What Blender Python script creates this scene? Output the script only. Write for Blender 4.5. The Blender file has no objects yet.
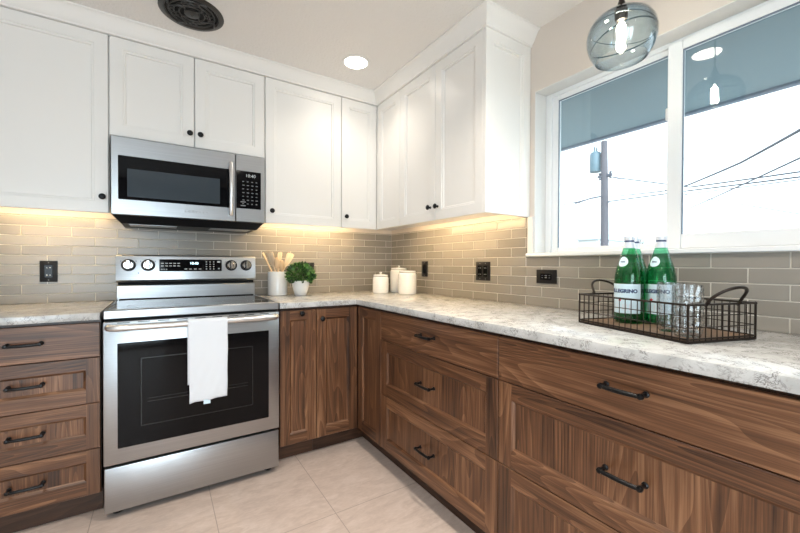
import bpy, bmesh, math, random
from mathutils import Vector, Matrix
random.seed(7)
R = math.radians
C = bpy.context.scene.collection
SC = bpy.context.scene

# ------------------------------------------------------------------ camera
CAM = dict(loc=(-1.66754531, -2.73637354, 1.12701724), yaw=R(32.837618982), pitch=R(-0.5703702), roll=R(0.1965734), f=373.374938, sx=0.901669, sy=2.1934487)
yw, pt, rl = CAM['yaw'], CAM['pitch'], CAM['roll']
fw = Vector((math.sin(yw)*math.cos(pt), math.cos(yw)*math.cos(pt), math.sin(pt)))
rt = Vector((math.cos(yw), -math.sin(yw), 0)); up = rt.cross(fw)
rt2 = rt*math.cos(rl) + up*math.sin(rl); up2 = up*math.cos(rl) - rt*math.sin(rl)
cd = bpy.data.cameras.new('camera'); cam = bpy.data.objects.new('camera', cd); C.objects.link(cam)
m = Matrix((rt2, up2, -fw)).transposed().to_4x4(); m.translation = CAM['loc']; cam.matrix_world = m
cd.sensor_width = 36; cd.sensor_fit = 'HORIZONTAL'; cd.lens = CAM['f']*36/800
cd.shift_x = -CAM['sx']/800; cd.shift_y = CAM['sy']/800; cd.clip_start = .02
SC.camera = cam

# ------------------------------------------------------------------ world, exposure, large lights
EXPO = 1.48
SKY = 1.15          # overcast sky towards the kitchen window
SKY_FILL = 4.0    # sky raised on the patio side, added to fill the room with light
CAN = 7.0
CAN_W = 2.7
LED = 32.0
SC.view_settings.view_transform = 'Standard'; SC.view_settings.look = 'None'
SC.view_settings.exposure = EXPO; SC.view_settings.gamma = 1; SC.view_settings.use_curve_mapping = False
SC.cycles.use_denoising = True
SC.cycles.max_bounces = 10; SC.cycles.diffuse_bounces = 5; SC.cycles.glossy_bounces = 5
SC.cycles.transparent_max_bounces = 24; SC.cycles.transmission_bounces = 8
SC.cycles.caustics_reflective = False; SC.cycles.caustics_refractive = False
SC.cycles.sample_clamp_indirect = 6
w = bpy.data.worlds.new('overcast_sky'); SC.world = w; w.use_nodes = True
bg = w.node_tree.nodes['Background']; bg.inputs[0].default_value = (.84, .93, 1.0, 1)
_tc = w.node_tree.nodes.new('ShaderNodeTexCoord'); _dp = w.node_tree.nodes.new('ShaderNodeVectorMath'); _dp.operation = 'DOT_PRODUCT'; _dp.inputs[1].default_value = (-.35, -.93, .1)
_mr = w.node_tree.nodes.new('ShaderNodeMapRange'); _mr.interpolation_type = 'SMOOTHSTEP'; _mr.inputs['From Min'].default_value = .0; _mr.inputs['From Max'].default_value = .9
_mr.inputs['To Min'].default_value = SKY; _mr.inputs['To Max'].default_value = SKY_FILL
w.node_tree.links.new(_tc.outputs['Generated'], _dp.inputs[0]); w.node_tree.links.new(_dp.outputs['Value'], _mr.inputs['Value']); w.node_tree.links.new(_mr.outputs[0], bg.inputs[1])
def portal(name, loc, rot, sx, sy):
    l = bpy.data.lights.new(name, 'AREA'); l.shape = 'RECTANGLE'; l.size = sx; l.size_y = sy; l.cycles.is_portal = True
    o = bpy.data.objects.new(name, l); C.objects.link(o); o.location = loc; o.rotation_euler = rot
portal('daylight_portal', (.215, -2.06, 1.61), (0, R(90), 0), .80, 1.25)
portal('daylight_portal', (-2.45, -4.70, 1.05), (R(90), 0, 0), 1.8, 2.0)

# ------------------------------------------------------------------ materials
MATS = {}
def newmat(name):
    mt = bpy.data.materials.new(name); mt.use_nodes = True
    return mt, mt.node_tree, mt.node_tree.nodes['Principled BSDF']
def simple(name, col, rough=.5, metal=0., coat=0., spec=.5, bump=None, emit=None):
    mt, nt, p = newmat(name)
    p.inputs['Base Color'].default_value = (*col, 1); p.inputs['Roughness'].default_value = rough
    p.inputs['Metallic'].default_value = metal; p.inputs['Coat Weight'].default_value = coat
    p.inputs['Specular IOR Level'].default_value = spec
    if bump:
        sc, st, dist = bump
        tc = nt.nodes.new('ShaderNodeTexCoord'); n = nt.nodes.new('ShaderNodeTexNoise'); n.inputs['Scale'].default_value = sc; n.inputs['Detail'].default_value = 3
        b = nt.nodes.new('ShaderNodeBump'); b.inputs['Strength'].default_value = st; b.inputs['Distance'].default_value = dist
        nt.links.new(tc.outputs['Object'], n.inputs['Vector']); nt.links.new(n.outputs['Fac'], b.inputs['Height']); nt.links.new(b.outputs['Normal'], p.inputs['Normal'])
    if emit:
        p.inputs['Emission Color'].default_value = (*emit[0], 1); p.inputs['Emission Strength'].default_value = emit[1]
    MATS[name] = mt
    return mt
def ramp(nt, stops):
    r = nt.nodes.new('ShaderNodeValToRGB'); e = r.color_ramp.elements
    while len(e) < len(stops): e.new(.5)
    for el, (ps, c) in zip(e, stops):
        el.position = ps; el.color = (*c, 1) if len(c) == 3 else c
    return r
def math_node(nt, op, a=None, b=None):
    n = nt.nodes.new('ShaderNodeMath'); n.operation = op
    for i, v in enumerate((a, b)):
        if v is None: continue
        if isinstance(v, (int, float)): n.inputs[i].default_value = v
        else: nt.links.new(v, n.inputs[i])
    return n.outputs[0]
def mix_rgb(nt, fac, a, b, mode='MIX'):
    n = nt.nodes.new('ShaderNodeMix'); n.data_type = 'RGBA'; n.blend_type = mode
    for sock, v in ((n.inputs[0], fac), (n.inputs[6], a), (n.inputs[7], b)):
        if isinstance(v, (int, float)): sock.default_value = v
        elif isinstance(v, tuple): sock.default_value = (*v, 1)
        else: nt.links.new(v, sock)
    return n.outputs[2]
def noise(nt, vec, scale, detail=3, dist=0., rough=.5):
    n = nt.nodes.new('ShaderNodeTexNoise'); n.inputs['Scale'].default_value = scale; n.inputs['Detail'].default_value = detail
    n.inputs['Distortion'].default_value = dist; n.inputs['Roughness'].default_value = rough
    nt.links.new(vec, n.inputs['Vector']); return n.outputs['Fac']
def mapping(nt, vec, scale):
    n = nt.nodes.new('ShaderNodeMapping'); n.inputs['Scale'].default_value = scale; nt.links.new(vec, n.inputs['Vector']); return n.outputs[0]

def walnut(name, dark, mid, light):
    mt, nt, p = newmat(name)
    uv = nt.nodes.new('ShaderNodeUVMap').outputs[0]
    geo = nt.nodes.new('ShaderNodeNewGeometry')
    a = noise(nt, mapping(nt, uv, (.60, 6.0, 1)), 1.0, 1.5, .25, .4)        # contour field -> cathedral figure
    rings = math_node(nt, 'FRACT', math_node(nt, 'MULTIPLY', a, 30.0))
    tri = math_node(nt, 'POWER', rings, 1.6)
    fib = noise(nt, mapping(nt, uv, (4.0, 210.0, 1)), 1.0, 4, .2, .65)
    streak = noise(nt, mapping(nt, uv, (1.3, 48.0, 1)), 1.0, 3, .3, .55)
    tone = noise(nt, mapping(nt, uv, (.5, 5.0, 1)), 1.3, 2)
    s = math_node(nt, 'ADD', math_node(nt, 'MULTIPLY', tri, .14), math_node(nt, 'MULTIPLY', fib, .50))
    s = math_node(nt, 'ADD', s, math_node(nt, 'MULTIPLY', math_node(nt, 'SUBTRACT', streak, .5), .58))
    s = math_node(nt, 'ADD', s, math_node(nt, 'MULTIPLY', math_node(nt, 'SUBTRACT', tone, .5), .55))
    r = ramp(nt, [(.08, dark), (.34, mid), (.62, light)])
    nt.links.new(s, r.inputs[0])
    nt.links.new(r.outputs[0], p.inputs['Base Color'])
    p.inputs['Roughness'].default_value = .38
    b = nt.nodes.new('ShaderNodeBump'); b.inputs['Strength'].default_value = .12; b.inputs['Distance'].default_value = .002
    nt.links.new(fib, b.inputs['Height']); nt.links.new(b.outputs[0], p.inputs['Normal'])
    MATS[name] = mt; return mt
walnut('walnut', (.024, .0088, .004), (.148, .063, .028), (.38, .198, .102))
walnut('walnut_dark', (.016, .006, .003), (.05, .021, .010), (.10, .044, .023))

def wood_light(name, a, b):
    mt, nt, p = newmat(name)
    tc = nt.nodes.new('ShaderNodeTexCoord')
    f = noise(nt, mapping(nt, tc.outputs['Object'], (60, 60, 5)), 1.0, 3)
    r = ramp(nt, [(.3, a), (.7, b)]); nt.links.new(f, r.inputs[0]); nt.links.new(r.outputs[0], p.inputs['Base Color'])
    p.inputs['Roughness'].default_value = .55; MATS[name] = mt
wood_light('beech', (.50, .34, .19), (.70, .51, .33))
wood_light('pale_wood', (.66, .50, .33), (.84, .69, .50))
wood_light('dark_wood', (.12, .06, .03), (.2, .1, .05))
wood_light('tray_board', (.13, .08, .05), (.22, .14, .09))

simple('white_paint', (.82, .80, .77), .32, bump=(260, .03, .001))
simple('wall_paint', (.67, .605, .55), .7, bump=(180, .12, .002))
simple('far_wall_paint', (.50, .51, .52), .7)
simple('reveal_paint', (.70, .69, .67), .6, bump=(180, .1, .002))
simple('vinyl', (.84, .86, .88), .35)
simple('ceiling_paint', (.77, .745, .72), .85, bump=(75, .55, .006))
simple('black_metal', (.012, .012, .013), .32, .6)
simple('vent_iron', (.05, .046, .042), .35, .5)
simple('bronze', (.030, .022, .018), .45, .7)
simple('black_plastic', (.007, .007, .008), .45, 0, 0, .25)
simple('black_glass', (.003, .003, .004), .05, 0, 0, .16)
simple('charcoal_glass', (.045, .058, .070), .10, 0, 0, .3)  # bluish grey reflection on the microwave window, put into the base colour
simple('dark_gap', (.004, .004, .004), .8)
simple('ceramic', (.82, .82, .82), .18, coat=.4)
simple('ceramic_grey', (.25, .24, .23), .4)
simple('inner_line', (.007, .0075, .008), .3)
simple('chrome', (.80, .80, .80), .12, 1.)
simple('marking', (.55, .57, .58), .5)
simple('marking_dim', (.20, .21, .22), .5)
simple('steel_mark', (.40, .40, .41), .4, 1.)
simple('silver_cap', (.74, .79, .86), .35, .2)
simple('label_white', (.68, .86, .96), .45)
simple('label_ink', (.03, .06, .16), .5)
simple('label_red', (.65, .03, .05), .5)
simple('soil', (.03, .02, .012), .9)
simple('stem_green', (.06, .14, .03), .6)
simple('display_digits', (.3, .5, .6), .5, emit=((.55, .85, 1.0), 1.6))
simple('can_lens', (.9, .9, .9), .5, emit=((1.0, .92, .80), CAN))
simple('led_lens', (.9, .9, .9), .5, emit=((1.0, .71, .37), LED))
simple('filament', (1, .8, .5), .5, emit=((1.0, .90, .74), 60.0))
simple('soffit_paint', (.19, .27, .31), .7)
simple('fascia_paint', (.16, .20, .26), .7)
simple('siding', (.45, .44, .42), .8)
simple('gravel', (.30, .29, .27), .95, bump=(30, .6, .02))
simple('pole_wood', (.065, .06, .068), .85)
simple('transformer_paint', (.06, .10, .12), .5)
simple('cable', (.05, .055, .07), .7)
simple('shingle', (.35, .42, .46), .8)
simple('bark', (.20, .18, .17), .9)
simple('twig_leaf', (.22, .28, .24), .8)
simple('braid', (.03, .02, .016), .7)

def leaf_mat():
    mt, nt, p = newmat('boxwood_leaf')
    geo = nt.nodes.new('ShaderNodeNewGeometry')
    r = ramp(nt, [(0, (.008, .035, .008)), (.5, (.032, .12, .020)), (1, (.15, .33, .07))])
    nt.links.new(geo.outputs['Random Per Island'], r.inputs[0]); nt.links.new(r.outputs[0], p.inputs['Base Color'])
    p.inputs['Roughness'].default_value = .45; MATS['boxwood_leaf'] = mt
leaf_mat()

def steel(name, axis, col=(.43, .437, .45), rough=.33):
    mt, nt, p = newmat(name)
    tc = nt.nodes.new('ShaderNodeTexCoord')
    sc = {'x': (1.5, 260, 260), 'z': (260, 260, 1.5)}[axis]
    f = noise(nt, mapping(nt, tc.outputs['Object'], sc), 1.0, 3)
    r = ramp(nt, [(.2, tuple(c*.86 for c in col)), (.8, tuple(min(1, c*1.06) for c in col))])
    nt.links.new(f, r.inputs[0]); nt.links.new(r.outputs[0], p.inputs['Base Color'])
    p.inputs['Metallic'].default_value = 1; p.inputs['Roughness'].default_value = rough
    b = nt.nodes.new('ShaderNodeBump'); b.inputs['Strength'].default_value = .05; b.inputs['Distance'].default_value = .001
    nt.links.new(f, b.inputs['Height']); nt.links.new(b.outputs[0], p.inputs['Normal'])
    MATS[name] = mt
steel('steel', 'x'); steel('steel_bright', 'x', (.76, .76, .76), .33)

def tile_mat():
    mt, nt, p = newmat('glass_tile')
    geo = nt.nodes.new('ShaderNodeNewGeometry')
    r = ramp(nt, [(0, (.232, .212, .186)), (.5, (.262, .242, .214)), (1, (.292, .270, .240))])
    nt.links.new(geo.outputs['Random Per Island'], r.inputs[0]); nt.links.new(r.outputs[0], p.inputs['Base Color'])
    p.inputs['Roughness'].default_value = .24; MATS['glass_tile'] = mt
tile_mat(); simple('grout', (.62, .58, .52), .85)

def quartz():
    mt, nt, p = newmat('quartz')
    tc = nt.nodes.new('ShaderNodeTexCoord'); v = tc.outputs['Object']
    big = noise(nt, v, 9.0, 4, 1.4)
    base = ramp(nt, [(.3, (.40, .40, .395)), (.52, (.545, .545, .535)), (.72, (.61, .61, .605))]); nt.links.new(big, base.inputs[0])
    n1 = noise(nt, v, 40.0, 5, 1.8, .62)
    vein = math_node(nt, 'ABSOLUTE', math_node(nt, 'SUBTRACT', n1, .5))
    vm = ramp(nt, [(.0, (1, 1, 1)), (.045, (0, 0, 0))]); nt.links.new(vein, vm.inputs[0])
    msk = noise(nt, v, 24.0, 3, .5); mm = ramp(nt, [(.44, (0, 0, 0)), (.58, (1, 1, 1))]); nt.links.new(msk, mm.inputs[0])
    k = math_node(nt, 'MULTIPLY', vm.outputs[0], mm.outputs[0])
    c1 = mix_rgb(nt, math_node(nt, 'MULTIPLY', k, .85), base.outputs[0], (.10, .085, .08))
    fl = noise(nt, v, 160.0, 3, .4); fm = ramp(nt, [(.58, (0, 0, 0)), (.72, (1, 1, 1))]); nt.links.new(fl, fm.inputs[0])
    c2 = mix_rgb(nt, math_node(nt, 'MULTIPLY', fm.outputs[0], .55), c1, (.36, .33, .31))
    nt.links.new(c2, p.inputs['Base Color']); p.inputs['Roughness'].default_value = .20
    MATS['quartz'] = mt
quartz()

def floor_mat():
    mt, nt, p = newmat('floor_tile')
    tc = nt.nodes.new('ShaderNodeTexCoord'); v = tc.outputs['Object']
    sep = nt.nodes.new('ShaderNodeSeparateXYZ'); nt.links.new(v, sep.inputs[0])
    def joint(s, off, pitch, wd):
        f = math_node(nt, 'FRACT', math_node(nt, 'DIVIDE', math_node(nt, 'ADD', s, off), pitch))
        d = math_node(nt, 'MULTIPLY', math_node(nt, 'MINIMUM', f, math_node(nt, 'SUBTRACT', 1.0, f)), pitch)
        return math_node(nt, 'LESS_THAN', d, wd)
    j = math_node(nt, 'MAXIMUM', joint(sep.outputs[0], 1.0+.4625*20, .4625, .0017), joint(sep.outputs[1], 1.165+.925*20, .925, .0017))
    wv = noise(nt, mapping(nt, v, (3.0, 7.0, 1)), 1.6, 3, 2.0, .5)
    fine = noise(nt, mapping(nt, v, (22, 60, 1)), 1.0, 4, 1.5)
    s = math_node(nt, 'ADD', math_node(nt, 'MULTIPLY', wv, .55), math_node(nt, 'MULTIPLY', fine, .45))
    r = ramp(nt, [(.34, (.58, .465, .41)), (.5, (.66, .54, .475)), (.66, (.73, .61, .55))]); nt.links.new(s, r.inputs[0])
    c = mix_rgb(nt, j, r.outputs[0], (.42, .33, .285))
    nt.links.new(c, p.inputs['Base Color']); p.inputs['Roughness'].default_value = .42
    b = nt.nodes.new('ShaderNodeBump'); b.inputs['Strength'].default_value = .15; b.inputs['Distance'].default_value = .002
    nt.links.new(math_node(nt, 'SUBTRACT', fine, j), b.inputs['Height']); nt.links.new(b.outputs[0], p.inputs['Normal'])
    MATS['floor_tile'] = mt
floor_mat()

def thin_glass(name, face, edge, refl=1.0, ior=1.5, rough=0.):
    """thin pane or blown shell: clear along the view, tinted where the glass is seen edge-on"""
    mt = bpy.data.materials.new(name); mt.use_nodes = True; nt = mt.node_tree; nt.nodes.clear()
    out = nt.nodes.new('ShaderNodeOutputMaterial'); tr = nt.nodes.new('ShaderNodeBsdfTransparent'); gl = nt.nodes.new('ShaderNodeBsdfGlossy')
    gl.inputs['Roughness'].default_value = rough
    lw = nt.nodes.new('ShaderNodeLayerWeight'); lw.inputs[0].default_value = .35
    nt.links.new(mix_rgb(nt, math_node(nt, 'POWER', lw.outputs['Facing'], 1.8), face, edge), tr.inputs[0])
    lf_ = nt.nodes.new('ShaderNodeLayerWeight'); lf_.inputs[0].default_value = .5
    f0 = ((ior-1)/(ior+1))**2
    sch = math_node(nt, 'ADD', math_node(nt, 'MULTIPLY', math_node(nt, 'POWER', lf_.outputs['Facing'], 5.0), 1-f0), f0)
    mx = nt.nodes.new('ShaderNodeMixShader')
    nt.links.new(math_node(nt, 'MULTIPLY', sch, refl), mx.inputs[0])
    nt.links.new(tr.outputs[0], mx.inputs[1]); nt.links.new(gl.outputs[0], mx.inputs[2]); nt.links.new(mx.outputs[0], out.inputs[0])
    MATS[name] = mt
thin_glass('pane_glass', (.93, .97, .98), (.90, .95, .97), 1.6)
thin_glass('blown_glass', (.915, .965, .985), (.08, .17, .23), 1.8)
thin_glass('refraction_glass', (.40, .54, .60), (.10, .17, .22), 1.5)
thin_glass('bulb_glass', (.98, .97, .95), (.85, .82, .78), .8)
thin_glass('tumbler_glass', (.96, .97, .975), (.66, .69, .71), 2.6)
def solid_glass(name, col, ior=1.45):
    mt, nt, p = newmat(name)
    p.inputs['Base Color'].default_value = (*col, 1); p.inputs['Transmission Weight'].default_value = 1; p.inputs['Roughness'].default_value = .02; p.inputs['IOR'].default_value = ior
    MATS[name] = mt
thin_glass('bottle_glass', (.40, .84, .63), (.03, .34, .20), 1.2)

def cloth():
    mt, nt, p = newmat('towel_cloth')
    tc = nt.nodes.new('ShaderNodeTexCoord')
    f = noise(nt, mapping(nt, tc.outputs['Object'], (400, 400, 400)), 1.0, 2)
    b = nt.nodes.new('ShaderNodeBump'); b.inputs['Strength'].default_value = .4; b.inputs['Distance'].default_value = .001
    nt.links.new(f, b.inputs['Height']); nt.links.new(b.outputs[0], p.inputs['Normal'])
    p.inputs['Base Color'].default_value = (.74, .77, .82, 1); p.inputs['Roughness'].default_value = .9; MATS['towel_cloth'] = mt
cloth()

# ------------------------------------------------------------------ mesh builder
class MB:
    def __init__(s): s.v = []; s.f = []; s.uv = []; s.mi = []; s.cur = 0
    def quad(s, pts, grain='x', off=None):
        b = len(s.v); s.v += [tuple(p) for p in pts]; s.f.append(tuple(range(b, b+len(pts))))
        s.uv.append(s._uv(pts, grain, off or (0, 0))); s.mi.append(s.cur)
    def _uv(s, pts, grain, off):
        i = 'xyz'.index(grain); o = [k for k in range(3) if k != i]
        return [(p[i]+off[0], p[o[0]]*(1 if o[0] != 1 else .7)+p[o[1]]*(1 if o[1] != 1 else .7)+off[1]) for p in pts]
    def add_bm(s, bm, M=None, grain='x', off=None):
        off = off or (random.uniform(0, 50), random.uniform(0, 50)); b = len(s.v)
        bm.verts.index_update()
        loc = [v.co.copy() for v in bm.verts]
        s.v += [tuple(M @ c) if M else tuple(c) for c in loc]
        for f in bm.faces:
            s.f.append(tuple(v.index+b for v in f.verts)); s.uv.append(s._uv([loc[v.index] for v in f.verts], grain, off)); s.mi.append(s.cur)
        bm.free()
    def box(s, x0, x1, y0, y1, z0, z1, bev=0, grain='x', off=None, M=None, seg=1):
        bm = bmesh.new(); bmesh.ops.create_cube(bm, size=1)
        for v in bm.verts: v.co = Vector(((x0+x1)/2+v.co.x*(x1-x0), (y0+y1)/2+v.co.y*(y1-y0), (z0+z1)/2+v.co.z*(z1-z0)))
        if bev: bmesh.ops.bevel(bm, geom=bm.edges[:], offset=bev, segments=seg, affect='EDGES', profile=.5)
        s.add_bm(bm, M, grain, off); return s
    def lathe(s, prof, seg=32, c=(0, 0, 0), M=None):
        """prof: (r, z) from first to last; r=0 ends close"""
        b = len(s.v); ring = []
        for r, z in prof:
            if r < 1e-6:
                ring.append([len(s.v)]); s.v.append((c[0], c[1], c[2]+z))
            else:
                ring.append(list(range(len(s.v), len(s.v)+seg)))
                for k in range(seg):
                    a = 2*math.pi*k/seg; s.v.append((c[0]+r*math.cos(a), c[1]+r*math.sin(a), c[2]+z))
        if M:
            for i in range(b, len(s.v)): s.v[i] = tuple(M @ Vector(s.v[i]))
        def add(*ix):
            s.f.append(ix); s.uv.append([(s.v[i][0]+s.v[i][1], s.v[i][2]) for i in ix]); s.mi.append(s.cur)
        for A, B in zip(ring, ring[1:]):
            for k in range(seg):
                k2 = (k+1) % seg
                if len(A) == 1 and len(B) == 1: break
                if len(A) == 1: add(A[0], B[k2], B[k])
                elif len(B) == 1: add(A[k], A[k2], B[0])
                else: add(A[k], A[k2], B[k2], B[k])
        return s
    def tube(s, pts, r, seg=8, closed=False, cap=True):
        pts = [Vector(p) for p in pts]; n = len(pts)
        rs = r if isinstance(r, (list, tuple)) else [r]*n
        b = len(s.v); prev = None
        for i, p in enumerate(pts):
            if closed: t = (pts[(i+1) % n]-pts[i-1])
            else: t = pts[min(i+1, n-1)]-pts[max(i-1, 0)]
            t.normalize()
            if prev is None:
                a = Vector((0, 0, 1)) if abs(t.z) < .9 else Vector((1, 0, 0)); nr = t.cross(a).normalized()
            else:
                nr = prev-t*prev.dot(t)
                nr = nr.normalized() if nr.length > 1e-6 else t.orthogonal().normalized()
            prev = nr; bn = t.cross(nr)
            for k in range(seg):
                a = 2*math.pi*k/seg; s.v.append(tuple(p+(nr*math.cos(a)+bn*math.sin(a))*rs[i]))
        def add(*ix):
            s.f.append(ix); s.uv.append([(s.v[i][0]+s.v[i][1], s.v[i][2]) for i in ix]); s.mi.append(s.cur)
        for i in range(n if closed else n-1):
            for k in range(seg):
                k2 = (k+1) % seg; j = (i+1) % n
                add(b+i*seg+k, b+i*seg+k2, b+j*seg+k2, b+j*seg+k)
        if cap and not closed:
            add(*[b+k for k in range(seg)][::-1]); add(*[b+(n-1)*seg+k for k in range(seg)])
        return s
    def ball(s, c, r, sub=2, sc=(1, 1, 1)):
        bm = bmesh.new(); bmesh.ops.create_icosphere(bm, subdivisions=sub, radius=r)
        for v in bm.verts: v.co = Vector((v.co.x*sc[0]+c[0], v.co.y*sc[1]+c[1], v.co.z*sc[2]+c[2]))
        s.add_bm(bm); return s
    def extrude(s, outline, z0, z1, bev=0, M=None, grain='x'):
        bm = bmesh.new(); vs = [bm.verts.new((x, y, z0)) for x, y in outline]; f = bm.faces.new(vs)
        r = bmesh.ops.extrude_face_region(bm, geom=[f])
        for v in r['geom']:
            if isinstance(v, bmesh.types.BMVert): v.co.z = z1
        bmesh.ops.recalc_face_normals(bm, faces=bm.faces[:])
        if bev: bmesh.ops.bevel(bm, geom=bm.edges[:], offset=bev, segments=2, affect='EDGES', profile=.5)
        s.add_bm(bm, M, grain); return s
    def build(s, name, mats, parent=None, loc=(0, 0, 0), rot=(0, 0, 0), smooth=True, angle=38, recalc=False):
        me = bpy.data.meshes.new(name); me.from_pydata(s.v, [], s.f)
        u = me.uv_layers.new(name='UVMap'); k = 0; flat = []
        for uv in s.uv:
            for a in uv: flat += [a[0], a[1]]
        u.data.foreach_set('uv', flat)
        for mn in (mats if isinstance(mats, (list, tuple)) else [mats]): me.materials.append(MATS[mn])
        me.polygons.foreach_set('material_index', s.mi)
        if recalc:
            bm = bmesh.new(); bm.from_mesh(me); bmesh.ops.remove_doubles(bm, verts=bm.verts[:], dist=1e-6); bmesh.ops.recalc_face_normals(bm, faces=bm.faces[:]); bm.to_mesh(me); bm.free()
        me.update()
        if smooth:
            me.shade_smooth(); me.set_sharp_from_angle(angle=R(angle))
        o = bpy.data.objects.new(name, me); C.objects.link(o)
        if parent: o.parent = parent
        o.location = loc; o.rotation_euler = rot
        return o
def thing(name, label, cat, loc=(0, 0, 0), rz=0, group=None):
    o = bpy.data.objects.new(name, None); C.objects.link(o); o.location = loc; o.rotation_euler = (0, 0, rz); o.empty_display_size = .05
    return tag(o, label, cat, group)
def tag(o, label, cat, group=None):
    o['label'] = label; o['category'] = cat
    if group: o['group'] = group
    return o
def struct(o, label=None):
    o['kind'] = 'structure'
    if label: o['label'] = label
    return o
def copy_tree(o, parent=None):
    c = o.copy(); C.objects.link(c)
    if parent: c.parent = parent
    for ch in list(o.children): copy_tree(ch, c)
    return c
def text_mesh(txt, size, depth=.0004, bold=0.):
    cu = bpy.data.curves.new('text', 'FONT'); cu.body = txt; cu.size = size; cu.extrude = depth; cu.offset = bold; cu.align_x = 'CENTER'; cu.align_y = 'CENTER'
    o = bpy.data.objects.new('text', cu); C.objects.link(o)
    dg = bpy.context.evaluated_depsgraph_get(); me = bpy.data.meshes.new_from_object(o.evaluated_get(dg))
    bpy.data.objects.remove(o); bm = bmesh.new(); bm.from_mesh(me); bpy.data.meshes.remove(me); bpy.data.curves.remove(cu)
    return bm

# ------------------------------------------------------------------ room shell
CEIL = 2.371; W = .008
XL, YF = -3.5, -4.7
b = MB(); b.box(XL-.1, .2, YF-.15, .11, -.1, 0); struct(b.build('floor', 'floor_tile'), 'beige stone look floor tiles')
b = MB(); b.box(XL-.1, .2, YF-.15, .11, CEIL, CEIL+.1); struct(b.build('ceiling', 'ceiling_paint'), 'textured off-white ceiling')
b = MB(); b.box(XL-.1, .2, W, .11, 0, CEIL); struct(b.build('wall_back', 'wall_paint'))
b = MB(); b.box(XL-.1, XL, YF-.15, W, 0, CEIL); struct(b.build('wall_left', 'far_wall_paint'))
# right wall with the window opening
WY0, WY1, WZ0, WZ1 = -1.447, -2.72, 1.178, 2.048
b = MB()
b.box(W, .2, WY0, W, 0, CEIL); b.box(W, .2, YF, WY1, 0, CEIL); b.box(W, .2, WY1, WY0, 0, WZ0); b.box(W, .2, WY1, WY0, WZ1, CEIL)
struct(b.build('wall_right', 'wall_paint', smooth=False), 'warm beige wall around the window')
b = MB()     # painted returns of the window recess
b.box(W+.0005, .098, WY0-.004, WY0-.0002, WZ0, WZ1); b.box(W+.0005, .098, WY1, WY0-.004, WZ1-.004, WZ1-.0002)
struct(b.build('trim_1', 'reveal_paint', smooth=False), 'off-white painted returns of the window recess')
b = MB(); b.box(-.014, .10, WY1, -1.4085, 1.1745, 1.1925, .003); struct(b.build('trim_2', 'vinyl'), 'white window sill above the tiles')
b = MB(); b.box(-.003, W+.0005, -1.446, -1.412, 1.1925, 1.387, .001); struct(b.build('trim_3', 'reveal_paint'), 'narrow white strip between tiles and window recess')
b = MB(); b.box(-.003, W, -1.4115, -1.4085, 1.1745, 1.387); struct(b.build('trim_4', 'black_metal'), 'thin dark metal edge of the tile field')
# front wall (behind the camera) with a sliding patio door
DX0, DX1, DZ = -3.35, -1.55, 2.05
b = MB(); b.box(XL, DX0, YF-.15, YF, 0, CEIL); b.box(DX1, W, YF-.15, YF, 0, CEIL); b.box(DX0, DX1, YF-.15, YF, DZ, CEIL)
struct(b.build('wall_front', 'far_wall_paint', smooth=False))
d = MB()
for x0, x1, z0, z1 in ((DX0, DX0+.07, 0, DZ), (DX1-.07, DX1, 0, DZ), (DX0, DX1, 0, .06), (DX0, DX1, DZ-.07, DZ), (-2.49, -2.41, 0, DZ)): d.box(x0, x1, YF-.12, YF-.04, z0, z1, .004)
dr = struct(d.build('door_1', 'vinyl'), 'white framed sliding glass door behind the viewer')
g = MB(); g.box(DX0+.07, DX1-.07, YF-.085, YF-.08, .06, DZ-.07); g.build('glass_pane', 'pane_glass', dr)

# window_1: white vinyl slider, two panes
wf = MB()
fx0, fx1 = .10, .16
wf.box(fx0, fx1, WY0-.035, WY0, WZ0, WZ1, .003); wf.box(fx0, fx1, WY1, WY1+.035, WZ0, WZ1, .003)
wf.box(fx0, fx1, WY1+.035, WY0-.035, WZ0, WZ0+.022, .003); wf.box(fx0, fx1, WY1+.035, WY0-.035, WZ1-.022, WZ1, .003)
win = struct(wf.build('window_1', 'vinyl'), 'white vinyl sliding window over the counter')
def sash(name, ya, yb, x0, x1, ws, zb, zt, label):
    s = MB(); z0, z1 = WZ0+.018, WZ1-.02
    s.box(x0, x1, ya-ws[0], ya, z0, z1, .003); s.box(x0, x1, yb, yb+ws[1], z0, z1, .003)
    s.box(x0, x1, yb+ws[1], ya-ws[0], z0, zb, .003); s.box(x0, x1, yb+ws[1], ya-ws[0], zt, z1, .003)
    o = s.build(name, 'vinyl', win); o['label'] = label
    g = MB(); xm = (x0+x1)/2
    g.box(xm-.002, xm+.002, yb+ws[1]-.004, ya-ws[0]+.004, zb-.004, zt+.004); g.build('glass_pane', 'pane_glass', o)
    k = MB()
    for q in (x0+.004,):
        k.box(q, q+.004, yb+ws[1], yb+ws[1]+.003, zb, zt); k.box(q, q+.004, ya-ws[0]-.004, ya-ws[0], zb, zt)
        k.box(q, q+.004, yb+ws[1], ya-ws[0], zt-.005, zt); 
    k.build('gasket', 'fascia_paint', o)
    return o
sash('sash', -1.482, -2.062, .112, .142, (.033, .030), 1.222, 2.004, 'left window sash')
sash('sash', -2.036, -2.686, .080, .110, (.052, .050), 1.254, 1.990, 'right window sash')
l = MB(); l.box(.096, .111, -2.034, -2.022, 1.73, 1.78, .003); l.build('latch', 'vinyl', win)

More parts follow.
